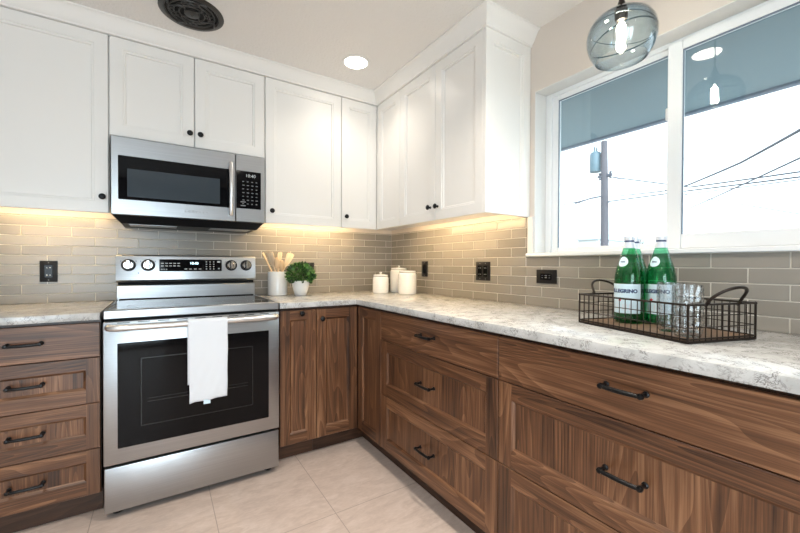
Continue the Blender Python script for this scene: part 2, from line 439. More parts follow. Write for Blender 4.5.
# ------------------------------------------------------------------ tile backsplash
PZ, PX, GR = .0525, .2025, .0038
def tiles(name, spans, u0, flip, label):
    """spans: list of (ua, ub, za, zb); rows counted from z=1.173; u along the wall"""
    t = MB(); gslab = MB()
    P = (lambda u, d, z: (u, d, z)) if not flip else (lambda u, d, z: (d, u, z))
    def tbox(mb, ua, ub, d0, d1, za, zb, bev):
        if flip: mb.box(d0, d1, ua, ub, za, zb, bev)
        else: mb.box(ua, ub, d0, d1, za, zb, bev)
    for ua, ub, za, zb in spans:
        gslab.cur = 0
        tbox(gslab, ua, ub, .0022, .0078, za, zb, 0)
        r0 = math.floor((za-1.173)/PZ+1e-6)
        r = r0
        while 1.173+r*PZ < zb-1e-4:
            z0 = max(za, 1.173+r*PZ+GR/2); z1 = min(zb, 1.173+(r+1)*PZ-GR/2)
            off = u0+(PX/2 if r % 2 else 0)
            k = math.floor((ua-off)/PX)
            while off+k*PX < ub:
                a = max(ua, off+k*PX+GR/2); e = min(ub, off+(k+1)*PX-GR/2)
                if e-a > .004 and z1-z0 > .004: tbox(gslab_t, a, e, 0, .0024, z0, z1, .0011)
                k += 1
            r += 1
    k = len(gslab.v); gslab.v += gslab_t.v; gslab.f += [tuple(i+k for i in f) for f in gslab_t.f]; gslab.uv += gslab_t.uv; gslab.mi += [1]*len(gslab_t.f)
    return gslab.build(name, ['grout', 'glass_tile'], smooth=False)
def tile_field(name, spans, u0, flip, label):
    global gslab_t
    gslab_t = MB()
    o = tiles(name, spans, u0, flip, label); struct(o, label)
# back wall joints: row 1.1205..1.173 etc; odd rows at x=-2.281 (row z 1.277-1.33 is r=2 -> joints -2.281,-2.08)
tile_field('backsplash', [(-2.9, -.0005, .9145, 1.389)], -2.2815+PX*0, False, 'taupe glass subway tiles on the stove wall')
# right wall: row r=-1 joints -1.604,-1.803
tile_field('backsplash', [(-1.408, -.0005, .9145, 1.389), (-2.95, -1.408, .9145, 1.1735)], -1.604+PX/2, True, 'taupe glass subway tiles on the window wall')

# ------------------------------------------------------------------ cabinet parts
def rnd(): return (random.uniform(0, 60), random.uniform(0, 60))
def shaker(w, h, t=.02, fw=.055, wood=False, rails=None, panel='z'):
    """framed front, origin lower-left-front corner, face towards -y"""
    mb = MB(); rb, rtp = rails or (fw, fw); e = .0015
    offs = [rnd() for _ in range(5)]
    def q(pts, g, o): mb.quad(pts, g, o)
    L = [[(e, e), (w-e, e), (w-e, h-e), (e, h-e)]]
    # stiles
    q([(e, 0, e), (fw, 0, e), (fw, 0, h-e), (e, 0, h-e)], 'z', offs[0])
    q([(w-fw, 0, e), (w-e, 0, e), (w-e, 0, h-e), (w-fw, 0, h-e)], 'z', offs[1])
    q([(fw, 0, e), (w-fw, 0, e), (w-fw, 0, rb), (fw, 0, rb)], 'x', offs[2])
    q([(fw, 0, h-rtp), (w-fw, 0, h-rtp), (w-fw, 0, h-e), (fw, 0, h-e)], 'x', offs[3])
    steps = [(0, 0), (.010, .0095)] if wood else [(0, 0), (.002, .0045), (.010, .005), (.013, .0135)]
    def rect(i): return [(fw+i, rb+i), (w-fw-i, rb+i), (w-fw-i, h-rtp-i), (fw+i, h-rtp-i)]
    og = [offs[2], offs[1], offs[3], offs[0]]
    for (i0, d0), (i1, d1) in zip(steps, steps[1:]):
        A, B = rect(i0), rect(i1)
        for k in range(4):
            k2 = (k+1) % 4
            q([(A[k][0], d0, A[k][1]), (A[k2][0], d0, A[k2][1]), (B[k2][0], d1, B[k2][1]), (B[k][0], d1, B[k][1])], 'xzxz'[k], og[k])
    i, dd = steps[-1]; A = rect(i)
    q([(x, dd, z) for x, z in A], panel, offs[4])
    # outer bevel, sides, back
    A = [(e, 0, e), (w-e, 0, e), (w-e, 0, h-e), (e, 0, h-e)]; B = [(0, e, 0), (w, e, 0), (w, e, h), (0, e, h)]; D = [(0, t, 0), (w, t, 0), (w, t, h), (0, t, h)]
    for k in range(4):
        k2 = (k+1) % 4
        q([B[k], B[k2], A[k2], A[k]], 'xzxz'[k], og[k]); q([D[k], D[k2], B[k2], B[k]], 'xzxz'[k], og[k])
    q(D[::-1], 'z', offs[4])
    return mb
def slab(w, h, t=.02):
    mb = MB(); mb.box(0, w, 0, t, 0, h, .0015, 'x'); return mb
_knob = {}
def knob(parent, x, z):
    if 'm' not in _knob:
        mb = MB(); mb.lathe([(0, 0), (.0075, 0), (.0065, .006), (.005, .012), (.009, .015), (.0145, .019), (.0150, .023), (.012, .027), (.006, .029), (0, .0295)], 20, M=Matrix.Rotation(R(90), 4, 'X'))
        o = mb.build('knob', 'black_metal', parent, (x, 0, z)); _knob['m'] = o.data; return o
    o = bpy.data.objects.new('knob', _knob['m']); C.objects.link(o); o.parent = parent; o.location = (x, 0, z); return o
_hand = {}
def handle(parent, x, z):
    if 'm' not in _hand:
        mb = MB(); hw = .0505
        M = Matrix.Rotation(R(90), 4, 'X')
        for sgn in (-1, 1):
            mb.lathe([(0, 0), (.0085, 0), (.0085, .003), (.0055, .006), (.0050, .022), (.0078, .026), (.0086, .031), (.0070, .036), (0, .0385)], 16, M=Matrix.Translation((sgn*hw, 0, 0)) @ M)
        pts = [(-hw, -.031, 0), (-hw*.8, -.0325, -.0005), (0, -.034, -.001), (hw*.8, -.0325, -.0005), (hw, -.031, 0)]
        mb.tube(pts, [.0056, .0062, .0066, .0062, .0056], 10)
        for sgn in (-1, 1): mb.ball((sgn*hw*.80, -.0325, -.0005), .0072, 1, (.55, 1, 1))
        o = mb.build('handle', 'black_metal', parent, (x, 0, z)); _hand['m'] = o.data; return o
    o = bpy.data.objects.new('handle', _hand['m']); C.objects.link(o); o.parent = parent; o.location = (x, 0, z); return o
def door(parent, x, z, w, h, wood, kn=None, rot=0, loc=None, fw=.055, rails=None):
    o = shaker(w, h, .02, fw, wood, rails).build('door', 'walnut' if wood else 'white_paint', parent, loc or (x, 0, z), (0, 0, rot), smooth=False)
    if kn: knob(o, *kn)
    return o
def drawer(parent, x, z, w, h, flat=False, hz=None, fw=.055, hx=None, rails=None):
    mb = slab(w, h) if flat else shaker(w, h, .02, fw, True, rails)
    o = mb.build('drawer', 'walnut', parent, (x, 0, z), smooth=False)
    handle(o, hx if hx is not None else w/2, hz if hz is not None else h/2)
    return o
RZ = R(-90); YB = -.628; XB = -.628; TOP = .8815; KZ = .10

# --- base cabinets
def base_body(root, w, depth=.634, kick_y=.075):
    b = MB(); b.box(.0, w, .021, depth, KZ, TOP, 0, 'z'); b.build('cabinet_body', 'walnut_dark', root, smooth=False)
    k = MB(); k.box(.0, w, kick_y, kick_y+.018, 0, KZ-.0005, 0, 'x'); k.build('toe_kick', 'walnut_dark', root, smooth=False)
r0 = thing('base_cabinet', 'walnut four-drawer base cabinet left of the stove', 'cabinet', (-2.50, YB, 0))
w0 = .610; base_body(r0, w0)
drawer(r0, .002, .718, w0-.004, .150, True, .080, hx=.366)
for z0, hz in ((.516, .111), (.314, .108), (.112, .104)): drawer(r0, .002, z0, w0-.004, .199, False, hz, hx=.369, fw=.048, rails=(.060, .052))
r1 = thing('base_cabinet', 'narrow walnut pull-out base cabinet just right of the stove, knob on its top rail', 'cabinet', (-1.108, YB, 0))
base_body(r1, .214)
door(r1, .0015, .105, .211, .762, True, (.1195, .743), rails=(.058, .055))
# corner unit, L-shaped
r2 = thing('corner_cabinet', 'L-shaped walnut corner base cabinet with two narrow doors meeting in the corner', 'cabinet', (-.893, YB, 0))
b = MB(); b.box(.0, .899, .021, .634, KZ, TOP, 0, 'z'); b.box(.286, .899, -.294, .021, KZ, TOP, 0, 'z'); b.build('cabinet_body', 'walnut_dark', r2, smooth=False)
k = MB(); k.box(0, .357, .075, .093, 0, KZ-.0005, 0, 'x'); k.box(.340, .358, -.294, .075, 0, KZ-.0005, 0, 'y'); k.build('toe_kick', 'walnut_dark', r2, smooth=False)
door(r2, .0015, .105, .2585, .762, True, (.0275, .704), rails=(.058, .055))
door(r2, 0, 0, .286, .762, True, None, RZ, (.265, -.006, .105), rails=(.058, .055))
# drawer bank under the corner end of the long worktop
def bank(y0, y1, label, hx, handles):
    r = thing('base_cabinet', label, 'cabinet', (XB, y0, 0), RZ); w = y0-y1; base_body(r, w)
    drawer(r, .002, .711, w-.004, .156, True, handles[0]-.711, hx=hx)
    drawer(r, .002, .409, w-.004, .299, False, handles[1]-.409, hx=hx, fw=.060, rails=(.062, .058))
    drawer(r, .002, .107, w-.004, .299, False, handles[2]-.107, hx=hx, fw=.060, rails=(.062, .058))
bank(-.922, -1.785, 'walnut three-drawer base cabinet beside the corner, below the quad outlet', .43, (.796, .568, .262))
bank(-1.785, -2.70, 'wide walnut three-drawer base cabinet nearest the viewer, under the wire basket', .442, (.799, .567, .262))

# --- worktops
b = MB(); b.box(-2.50, -1.8895, -.648, -.0002, .882, .914, .0025, seg=2); tag(b.build('countertop', 'quartz'), 'short speckled quartz worktop left of the stove', 'countertop')
b = MB(); b.extrude([(-1.112, -.0002), (-1.112, -.648), (-.648, -.648), (-.648, -2.70), (-.0002, -2.70), (-.0002, -.0002)], .882, .914, .0025)
tag(b.build('countertop', 'quartz'), 'long L-shaped speckled quartz worktop running under the window', 'countertop')

# --- wall cabinets
DF = -.327; UZ = 1.387; UH = 2.292-UZ
def wall_body(root, w, h, z=.035, depth=.333, mb=None):
    b = mb or MB(); 
    if mb is None:
        b.box(0, w, .021, depth, z, h, 0)
        if z: b.box(0, w, .021, .037, .004, z)
    b.build('cabinet_body', 'white_paint', root, smooth=False)
u0 = thing('wall_cabinet', 'tall white wall cabinet left of the microwave, above the short worktop', 'cabinet', (-2.45, DF, UZ))
wall_body(u0, .566, UH); door(u0, .002, 0, .5605, UH-.003, False, (.538, .079))
u1 = thing('wall_cabinet', 'short white two-door wall cabinet above the microwave', 'cabinet', (-1.884, DF, 1.787))
wall_body(u1, .765, 2.292-1.787, 0)
door(u1, .0035, 0, .3765, 2.289-1.787, False, (.3555, .071)); door(u1, .385, 0, .3765, 2.289-1.787, False, (.026, .071))
u2 = thing('wall_cabinet', 'white single-door wall cabinet right of the microwave, above the utensil crock', 'cabinet', (-1.119, DF, UZ))
wall_body(u2, .512, UH); door(u2, .004, 0, .5055, UH-.003, False, (.036, .076))
u3 = thing('corner_cabinet', 'white L-shaped corner wall cabinet above the canisters', 'cabinet', (-.607, DF, UZ))
b = MB(); b.box(0, .613, .021, .333, .035, UH); b.box(.301, .613, -.314, .021, .035, UH)
wall_body(u3, 0, 0, mb=b)
door(u3, .0025, 0, .2765, UH-.003, False, (.030, .077)); door(u3, 0, 0, .308, UH-.003, False, None, RZ, (.280, -.004, 0))
u4 = thing('wall_cabinet', 'white two-door wall cabinet beside the window with a panelled end', 'cabinet', (DF, -.641, UZ), RZ)
wall_body(u4, .760, UH, depth=.333)
door(u4, .002, 0, .376, UH-.003, False, (.335, .078)); door(u4, .381, 0, .378, UH-.003, False, (.0245, .077))
shaker(.333, UH, .02, .055).build('end_panel', 'white_paint', u4, (.780, 0, 0), (0, 0, R(90)), smooth=False)

# --- crown along the wall cabinets
prof = [(-.016, 2.2925), (.002, 2.2925), (.008, 2.2945), (.008, 2.302), (.012, 2.306), (.020, 2.316), (.034, 2.340), (.046, 2.358), (.053, 2.362), (.058, 2.364), (.058, CEIL), (-.016, CEIL)]
cr = MB()
def path(o): return [(-2.45, DF-o), (DF-o, DF-o), (DF-o, -1.421-o), (W-.001, -1.421-o)]
for i in range(3):
    for (o0, z0), (o1, z1) in zip(prof, prof[1:]+prof[:1]):
        A, B = path(o0), path(o1)
        cr.quad([(*A[i], z0), (*A[i+1], z0), (*B[i+1], z1), (*B[i], z1)])
for i in (0, 3): cr.quad([(*path(o)[i], z) for o, z in prof])
struct(cr.build('trim_5', 'white_paint', recalc=True, angle=30), 'white crown moulding on top of the wall cabinets')

# ------------------------------------------------------------------ microwave
MX0, MX1, MY, MZ0, MZ1 = -1.876, -1.124, -.350, 1.381, 1.780
mw = thing('microwave', 'stainless over-the-range microwave hung under the short white cabinet', 'microwave', (MX0, MY, MZ0)); mww = MX1-MX0; mh = MZ1-MZ0
b = MB(); b.box(0, mww, .022, .350, .0, mh, .002); b.build('body', 'black_plastic', mw)
b = MB()
pan = [[(.004, .024, 0), (mww-.004, .024, 0), (mww-.004, .348, 0), (.004, .348, 0)], [(.038, .060, -.040), (mww-.038, .060, -.040), (mww-.038, .340, -.040), (.038, .340, -.040)]]
for k in range(4): b.quad([pan[0][k], pan[1][k], pan[1][(k+1) % 4], pan[0][(k+1) % 4]])
b.quad(pan[1][::-1]); b.quad(pan[0]); b.build('underside', 'black_plastic', mw, smooth=False)
for k in range(2):
    b = MB(); b.box(.07+.39*k, .29+.39*k, .075, .20, -.043, -.0395, .001); b.build('filter_grille', 'steel', mw)
SX = .585   # door / control panel split
f = MB(); f.box(0, SX-.001, 0, .022, .0, mh, .003); md = f.build('door', 'steel', mw)
f = MB(); f.box(.030, .557, -.0035, .001, .078, .303, .003); wn = f.build('window', 'black_glass', md)
f = MB(); f.box(.068, .501, -.0042, -.0030, .094, .238, .0); f.build('mesh_screen', 'charcoal_glass', wn)
f = MB(); f.tube([(.5565, -.002, .330), (.5565, -.024, .333), (.5565, -.033, .315), (.5565, -.036, .19), (.5565, -.033, .055), (.5565, -.024, .038), (.5565, -.002, .041)], [.010, .0115, .012, .012, .012, .0115, .010], 14); f.build('handle', 'steel_bright', md)
f = MB()   # row of raised marks below the window
for k, ht in enumerate((.012, .012, .015, .012, .015, .012, .012)): f.box(.325+k*.018, .333+k*.018, -.0008, .001, .034, .034+ht, .001); f.box(.325+k*.018, .337+k*.018, -.0008, .001, .034+(ht-.004)*(k % 2), .038+(ht-.004)*(k % 2))
f.build('badge', 'steel_mark', md)
f = MB(); f.box(SX+.001, mww, 0, .022, .0, mh, .003); cp = f.build('control_panel', 'steel', mw)
f = MB(); f.box(SX+.004, .728, -.003, .001, .080, .304, .002); f.cur = 1
for r_ in range(7):
    for c_ in range(4):
        f.box(.622+c_*.025, .631+c_*.025+(.003 if r_ % 2 else 0), -.0036, -.003, .238-r_*.022, .243-r_*.022)
for c_ in range(2): f.box(.612, .64, -.0036, -.003, .094+c_*.022, .100+c_*.022)
kp = f.build('keypad', ['black_glass', 'marking_dim'], cp)
f = MB(); f.add_bm(text_mesh('10:40', .026), Matrix.Translation((.668, -.0034, .276)) @ Matrix.Rotation(R(90), 4, 'X')); f.build('display', 'marking', kp)

# ------------------------------------------------------------------ range
RX0, RX1 = -1.876, -1.126; rw = RX1-RX0; RY = -.685
rg = thing('range', 'stainless electric range with black oven window and back controls', 'stove', (RX0, RY, 0))
b = MB(); b.box(.006, rw-.006, .045, .670, .032, .880, .002); b.build('body', 'black_plastic', rg)
for x in (.045, rw-.045):
    for y in (.07, .62):
        f = MB(); f.lathe([(0, 0), (.020, 0), (.020, .012), (.010, .016), (.010, .033), (0, .033)], 16); f.build('foot', 'black_plastic', rg, (x, y, 0))
f = MB(); f.box(0, rw, .008, .045, .884, .9235, .004); f.box(0, .010, .045, .62, .895, .9235, .003); f.box(rw-.010, rw, .045, .62, .895, .9235, .003); f.build('cooktop_trim', 'steel', rg)
f = MB(); f.box(.010, rw-.010, .045, .620, .905, .9225, .001); f.cur = 1
for cx, cy, rr in ((.19, .19, .115), (.56, .19, .095), (.19, .45, .08), (.56, .45, .10)):
    for q in (rr, rr*.68):
        f.lathe([(q-.0012, .0003), (q+.0012, .0003)], 48, (cx, cy, .9225))
f.build('cooktop_glass', ['black_glass', 'marking_dim'], rg)
# back guard
f = MB(); f.box(.012, rw-.012, .606, .6119, .9226, .9275); f.build('gap_shade_strip', 'dark_gap', rg)  # dark strip stands in for the shaded gap behind the cooktop
f = MB(); f.box(.0, rw, .612, .668, .905, 1.003, .003); f.build('lower_back_panel', 'steel', rg)
f = MB(); f.box(.004, rw-.004, .645, .668, 1.0045, 1.0235, 0); f.build('vent_slot', 'dark_gap', rg)
f = MB(); f.extrude([(.610, 1.022), (.604, 1.034), (.616, 1.174), (.622, 1.181), (.672, 1.181), (.672, 1.022)], -.003, rw+.003, .0015, M=Matrix(((0, 0, 1, 0), (1, 0, 0, 0), (0, 1, 0, 0), (0, 0, 0, 1)))); f.cur = 1
tilt = math.atan2(.012, .14)
Mb = Matrix.Translation((0, .604, 1.034)) @ Matrix.Rotation(-tilt, 4, 'X')
for x in (.020, .092, .114, .186): f.box(x-.003, x+.003, -.0012, .001, .108, .113, M=Mb)
for x in (.632, .570, .663, .724): f.box(x-.002, x+.002, -.0012, .001, .108, .112, M=Mb)
f.box(.100, .106, -.0012, .001, .038, .044, M=Mb)
bgd = f.build('control_panel', ['steel', 'label_ink'], rg)
f = MB(); f.box(.205, .545, -.0025, .002, .050, .123, .002, M=Mb); f.cur = 1
for r_ in range(2):
    for c_ in range(5): f.box(.214+c_*.021, .228+c_*.021, -.0031, -.0025, .096-r_*.016, .101-r_*.016, M=Mb)
for c_ in range(3): f.box(.214+c_*.012, .222+c_*.012, -.0031, -.0025, .060, .064, M=Mb)
for c_ in range(4): f.box(.335+c_*.026, .350+c_*.026, -.0031, -.0025, .061, .066, M=Mb)
for r_ in range(4):
    for c_ in range(3): f.box(.453+c_*.021, .460+c_*.021, -.0031, -.0025, .061+r_*.015, .066+r_*.015, M=Mb)
f.box(.518, .536, -.0031, -.0025, .104, .114, M=Mb); f.box(.522, .532, -.0031, -.0025, .062, .070, M=Mb)
ds = f.build('display_panel', ['black_glass', 'marking'], bgd)
f = MB(); f.add_bm(text_mesh('10:40', .021), Mb @ Matrix.Translation((.388, -.0031, .098)) @ Matrix.Rotation(R(90), 4, 'X')); f.build('clock', 'display_digits', ds)
Mk = Matrix.Rotation(R(90), 4, 'X')
for i, x in enumerate((.056, .150, .602, .693)):
    f = MB(); M1 = Mb @ Matrix.Translation((x, -.0005, .087)) @ Mk
    f.cur = 1; f.lathe([(.035, 0), (.035, .005), (.032, .008), (.022, .008)], 32, M=M1)
    f.cur = 0; f.lathe([(.026, .004), (.0255, .020), (.022, .024), (0, .0245)], 32, M=M1)
    f.box(-.0085, .0085, -.026, .026, .020, .042, .003, M=M1); f.cur = 1; f.box(-.0115, -.0086, -.0245, .0245, .0235, .0255, 0, M=M1); f.box(.0086, .0115, -.0245, .0245, .0235, .0255, 0, M=M1)  # black strips stand in for the shading beside the grip bar
    kb = f.build('control_knob', ['chrome', 'black_plastic'], bgd)
# oven door
f = MB(); f.box(0, rw, 0, .040, .243, .8735, .004, seg=2); f.cur = 1
for k in range(9): f.box(.05+k*.075, .095+k*.075, -.0006, .001, .8655, .8685)
od = f.build('oven_door', ['steel', 'dark_gap'], rg)
f = MB(); f.box(.050, rw-.055, -.003, .001, .312, .777, .0025); ow = f.build('oven_window', 'black_glass', od)
f = MB()
for x0, x1, z0, z1 in ((.135, .615, .395, .398), (.135, .615, .700, .703), (.135, .138, .398, .700), (.612, .615, .398, .700), (.16, .59, .50, .503), (.16, .59, .515, .517)): f.box(x0, x1, -.0033, -.003, z0, z1)
f.build('inner_frame_line', 'inner_line', ow)
f = MB()
hp = [(.022, .002, .852), (.022, -.030, .852), (.030, -.048, .852), (.050, -.057, .852), (.12, -.060, .852), (rw/2, -.061, .852), (rw-.12, -.060, .852), (rw-.050, -.057, .852), (rw-.030, -.048, .852), (rw-.022, -.030, .852), (rw-.022, .002, .852)]
f.tube(hp, .0140, 14)
f.build('oven_handle', 'steel_bright', od)
f = MB(); f.box(.002, rw-.002, .000, .045, .034, .232, .005, seg=2); sd = f.build('storage_drawer', 'steel', rg)
f = MB(); f.lathe([(.009, 0), (.009, .0008), (0, .0008)], 20, M=Matrix.Translation((.373, .0035, .130)) @ Mk); f.build('badge', 'steel_mark', sd)
for z0, z1 in ((.232, .243), (.8735, .884)):
    f = MB(); f.box(.004, rw-.004, .030, .045, z0, z1); f.build('door_gap', 'dark_gap', rg, smooth=False)

# towel over the oven handle
def towel():
    x0, x1 = -1.560, -1.392; hy, hz = RY-.0605, .852; nx = 22
    cl = []
    for k in range(26): cl.append((hy+.017, .560+(hz-.560)*k/26.))            # back fall
    for k in range(13):
        a = math.pi*k/12.; cl.append((hy+.0175*math.cos(a), hz+.0175*math.sin(a)))
    for k in range(1, 34): cl.append((hy-.0175-.004*math.sin(k/33*2.6), hz-(hz-.487)*k/33.))
    t = MB(); rows = []
    for j, (y, z) in enumerate(cl):
        row = []
        for i in range(nx+1):
            u = i/nx; x = x0+(x1-x0)*u; fr = max(0, j-39)/33.
            if j > 38: x += .006*fr*(1-u)+.0008*math.sin(z*37)-.003*fr*u
            dy = (-.0030*math.sin(u*9+z*17)*fr-.0012*math.sin(u*23-z*61)*fr) if j > 38 else 0
            dz = (.010*(u-.4)+.002*math.sin(u*11))*fr
            row.append(len(t.v)); t.v.append((x, y+dy-.001*fr, z+dz))
        rows.append(row)
    for A, B in zip(rows, rows[1:]):
        for i in range(nx):
            ix = (A[i], A[i+1], B[i+1], B[i]); t.f.append(ix); t.uv.append([(0, 0)]*4); t.mi.append(0)
    o = t.build('towel', 'towel_cloth'); md_ = o.modifiers.new('thickness', 'SOLIDIFY'); md_.thickness = .0035; md_.offset = 0
    tag(o, 'white dish towel folded over the oven door handle', 'towel')
    g = MB(); g.box(-1.497, -1.468, hy-.0225, hy-.0215, .470, .490); g.build('care_tag', 'label_white', o)
towel()

# ------------------------------------------------------------------ outlets
def outlet(name, label, loc, rz, wd, ht, gangs, kind='duplex'):
    o = thing(name, label, 'outlet', loc, rz, None)
    p = MB(); p.box(-wd/2, wd/2, -.006, -.0002, -ht/2, ht/2, .002, seg=2); p.cur = 1
    for gi in range(gangs):
        for zz in (-.047, .047):
            if kind != 'side': p.lathe([(.003, 0), (.002, .0008), (0, .0008)], 10, M=Matrix.Translation(((gi-(gangs-1)/2)*.046, -.006, zz)) @ Mk)
    p.build('cover_plate', ['black_plastic', 'marking_dim'], o)
    for gi in range(gangs):
        cx = (gi-(gangs-1)/2)*.046
        if kind == 'switch':
            q = MB(); q.box(cx-.0165, cx+.0165, -.0085, -.006, -.033, .033, .0015); q.build('switch_paddle', 'black_glass', o)
            continue
        if kind == 'side':
            q = MB(); q.box(-.034, .034, -.008, -.006, -.0165, .0165, .001); s = q; s.cur = 1
            for sx in (-.021, .021):
                for zz in (-.006, .006): s.box(sx-.004, sx+.004, -.0083, -.008, zz-.001, zz+.001)
            s.box(-.006, .006, -.0086, -.008, .003, .007); s.box(-.006, .006, -.0086, -.008, -.007, -.003); q.build('socket_face', ['black_glass', 'marking_dim'], o)
            continue
        q = MB(); q.box(cx-.0165, cx+.0165, -.008, -.006, -.034, .034, .001); s = q; s.cur = 1
        for zz in (-.0195, .0195):
            for sx in (-.0065, .0065): s.box(cx+sx-.0022, cx+sx+.0022, -.0084, -.008, zz-.003, zz+.003)
        q.build('socket_face', ['black_glass', 'marking' if kind == 'duplex' else 'marking_dim'], o)
    return o
outlet('wall_outlet', 'black wall outlet on the tiles left of the stove', (-2.174, 0, 1.086), 0, .072, .114, 1)
outlet('wall_outlet', 'black wall outlet half hidden behind the potted plant', (-.744, 0, 1.085), 0, .116, .116, 2, 'dim')
outlet('wall_switch', 'narrow black switch plate right of the canisters', (0, -.485, 1.098), RZ, .071, .114, 1, 'switch')
outlet('wall_outlet', 'square black double outlet below the end of the white wall cabinet', (0, -1.085, 1.091), RZ, .118, .114, 2, 'dim')
outlet('wall_outlet', 'black outlet set sideways on the tiles under the window corner', (0, -1.533, 1.070), RZ, .118, .070, 1, 'side')

# ------------------------------------------------------------------ crock and utensils
CZ = .9142
ck = thing('utensil_crock', 'white cylindrical crock of wooden utensils beside the stove', 'crock', (-.979, -.086, CZ))
b = MB(); b.lathe([(0, 0), (.061, 0), (.065, .004), (.0655, .160), (.0640, .164), (.0610, .164), (.0595, .158), (.0595, .010), (0, .010)], 48); b.build('vessel', 'ceramic', ck)
def utensil(name, label, head, base, tip, wood, roll=0.):
    """base and tip relative to the crock's floor centre; the head lies across the handle's end"""
    B = Vector(base); T = Vector(tip); d = (T-B); Lh = d.length; d.normalize()
    o = tag(bpy.data.objects.new(name, None), label, 'utensil'); C.objects.link(o); o.location = Vector((-.979, -.086, CZ))+B
    yv = Vector((-.26, -.96, 0)); yv = (yv-d*yv.dot(d)).normalized(); xv = yv.cross(d)
    rot = (Matrix((xv, yv, d)).transposed() @ Matrix.Rotation(roll, 3, 'Z')).to_quaternion(); o.rotation_mode = 'QUATERNION'; o.rotation_quaternion = rot
    hl = {'spatula': .105, 'spoon': .080, 'stick': .06, 'slotted': .100}[head]
    h = MB(); h.tube([(0, 0, .002), (0, 0, (Lh-hl)*.5), (0, 0, Lh-hl+.012)], [.0045, .005, .0062], 10); h.build('handle', wood, o)
    q = MB()
    if head in ('spatula', 'slotted'):
        ol = [(-.006, 0), (.006, 0), (.018, .028), (.027, .080), (.027, hl-.012), (.022, hl-.003), (-.006, hl+.003), (-.024, hl), (-.025, .080), (-.017, .028)]
        if head == 'slotted': ol = [(x*.62, y) for x, y in ol]
        q.extrude(ol, -.0022, .0022, .0008, M=Matrix.Translation((0, 0, Lh-hl)) @ Matrix.Rotation(R(90), 4, 'X'))
    elif head == 'spoon':
        q.ball((0, 0, Lh-hl/2), .5, 3, (.042, .014, hl))
    else:
        q.extrude([(-.0065, 0), (.0065, 0), (.0085, hl), (0, hl+.004), (-.0085, hl)], -.003, .003, .001, M=Matrix.Translation((0, 0, Lh-hl)) @ Matrix.Rotation(R(90), 4, 'X'))
    q.build('head', wood, o)
utensil('wooden_stick', 'thin wooden stick leaning furthest left in the crock', 'stick', (.034, .022, .012), (-.088, .044, .292), 'pale_wood', .9)
utensil('wooden_spatula', 'pale wooden spatula leaning left beside the thin stick', 'spatula', (.022, -.022, .012), (-.056, -.010, .295), 'pale_wood', -.5)
utensil('wooden_spoon', 'brown wooden spoon upright at the front of the crock', 'spoon', (.000, -.038, .012), (-.020, -.052, .262), 'beech', .3)
utensil('wooden_spoon', 'smaller wooden spoon standing just right of the brown upright spoon', 'spoon', (.024, -.030, .012), (.016, -.044, .245), 'beech', .5)
utensil('wooden_spatula', 'narrow wooden spatula standing tall in the middle of the crock', 'slotted', (.000, .034, .012), (.028, .040, .300), 'pale_wood', .2)
utensil('wooden_spatula', 'broad pale spatula leaning right over the potted plant', 'spatula', (-.034, .006, .012), (.098, .012, .292), 'pale_wood', .2)

# ------------------------------------------------------------------ potted plant
pp = thing('potted_plant', 'round leafy green plant in a white tapered pot on the worktop', 'plant', (-.850, -.190, CZ))
b = MB(); b.lathe([(0, 0), (.036, 0), (.040, .003), (.052, .045), (.062, .098), (.0625, .102), (.059, .102), (.056, .092), (0, .090)], 40); pot = b.build('pot', 'ceramic', pp)
b = MB(); b.lathe([(.0555, .0915), (.03, .095), (0, .096)], 24); b.build('soil', 'soil', pot)
st = MB()
for k in range(26):
    a = random.uniform(0, 6.28); e = random.uniform(.2, 1.45); rr = .085
    tip = Vector((math.cos(a)*math.cos(e)*rr, math.sin(a)*math.cos(e)*rr, .155+math.sin(e)*.07-.02))
    st.tube([(math.cos(a)*.015, math.sin(a)*.015, .094), tip*.6+Vector((0, 0, .05)), tip], .0012, 5)
st.build('stem', 'stem_green', pp)
lf = MB()
for k in range(560):
    z = random.uniform(-.62, 1); a = random.uniform(0, 6.283); rr = (.62+.38*random.random()**.5)
    n = Vector((math.sqrt(max(0, 1-z*z))*math.cos(a), math.sqrt(max(0, 1-z*z))*math.sin(a), z))
    c = Vector((n.x*.089*rr, n.y*.089*rr, .141+n.z*.076*rr))
    d = (n+Vector((random.uniform(-.8, .8), random.uniform(-.8, .8), random.uniform(-.5, .9)))).normalized()
    s_ = d.cross(Vector((random.uniform(-1, 1), random.uniform(-1, 1), random.uniform(-1, 1)))).normalized(); L_ = random.uniform(.018, .030); w_ = L_*.36
    nn = d.cross(s_)
    b0 = len(lf.v)
    for p_ in (c, c+d*L_*.35+s_*w_+nn*.002, c+d*L_*.75+s_*w_*.75+nn*.002, c+d*L_, c+d*L_*.75-s_*w_*.75+nn*.002, c+d*L_*.35-s_*w_+nn*.002, c+d*L_*.55-nn*.001): lf.v.append(tuple(p_))
    for i in range(6):
        lf.f.append((b0+i, b0+(i+1) % 6, b0+6)); lf.uv.append([(0, 0)]*3); lf.mi.append(0)
lf.build('foliage', 'boxwood_leaf', pp, smooth=False)

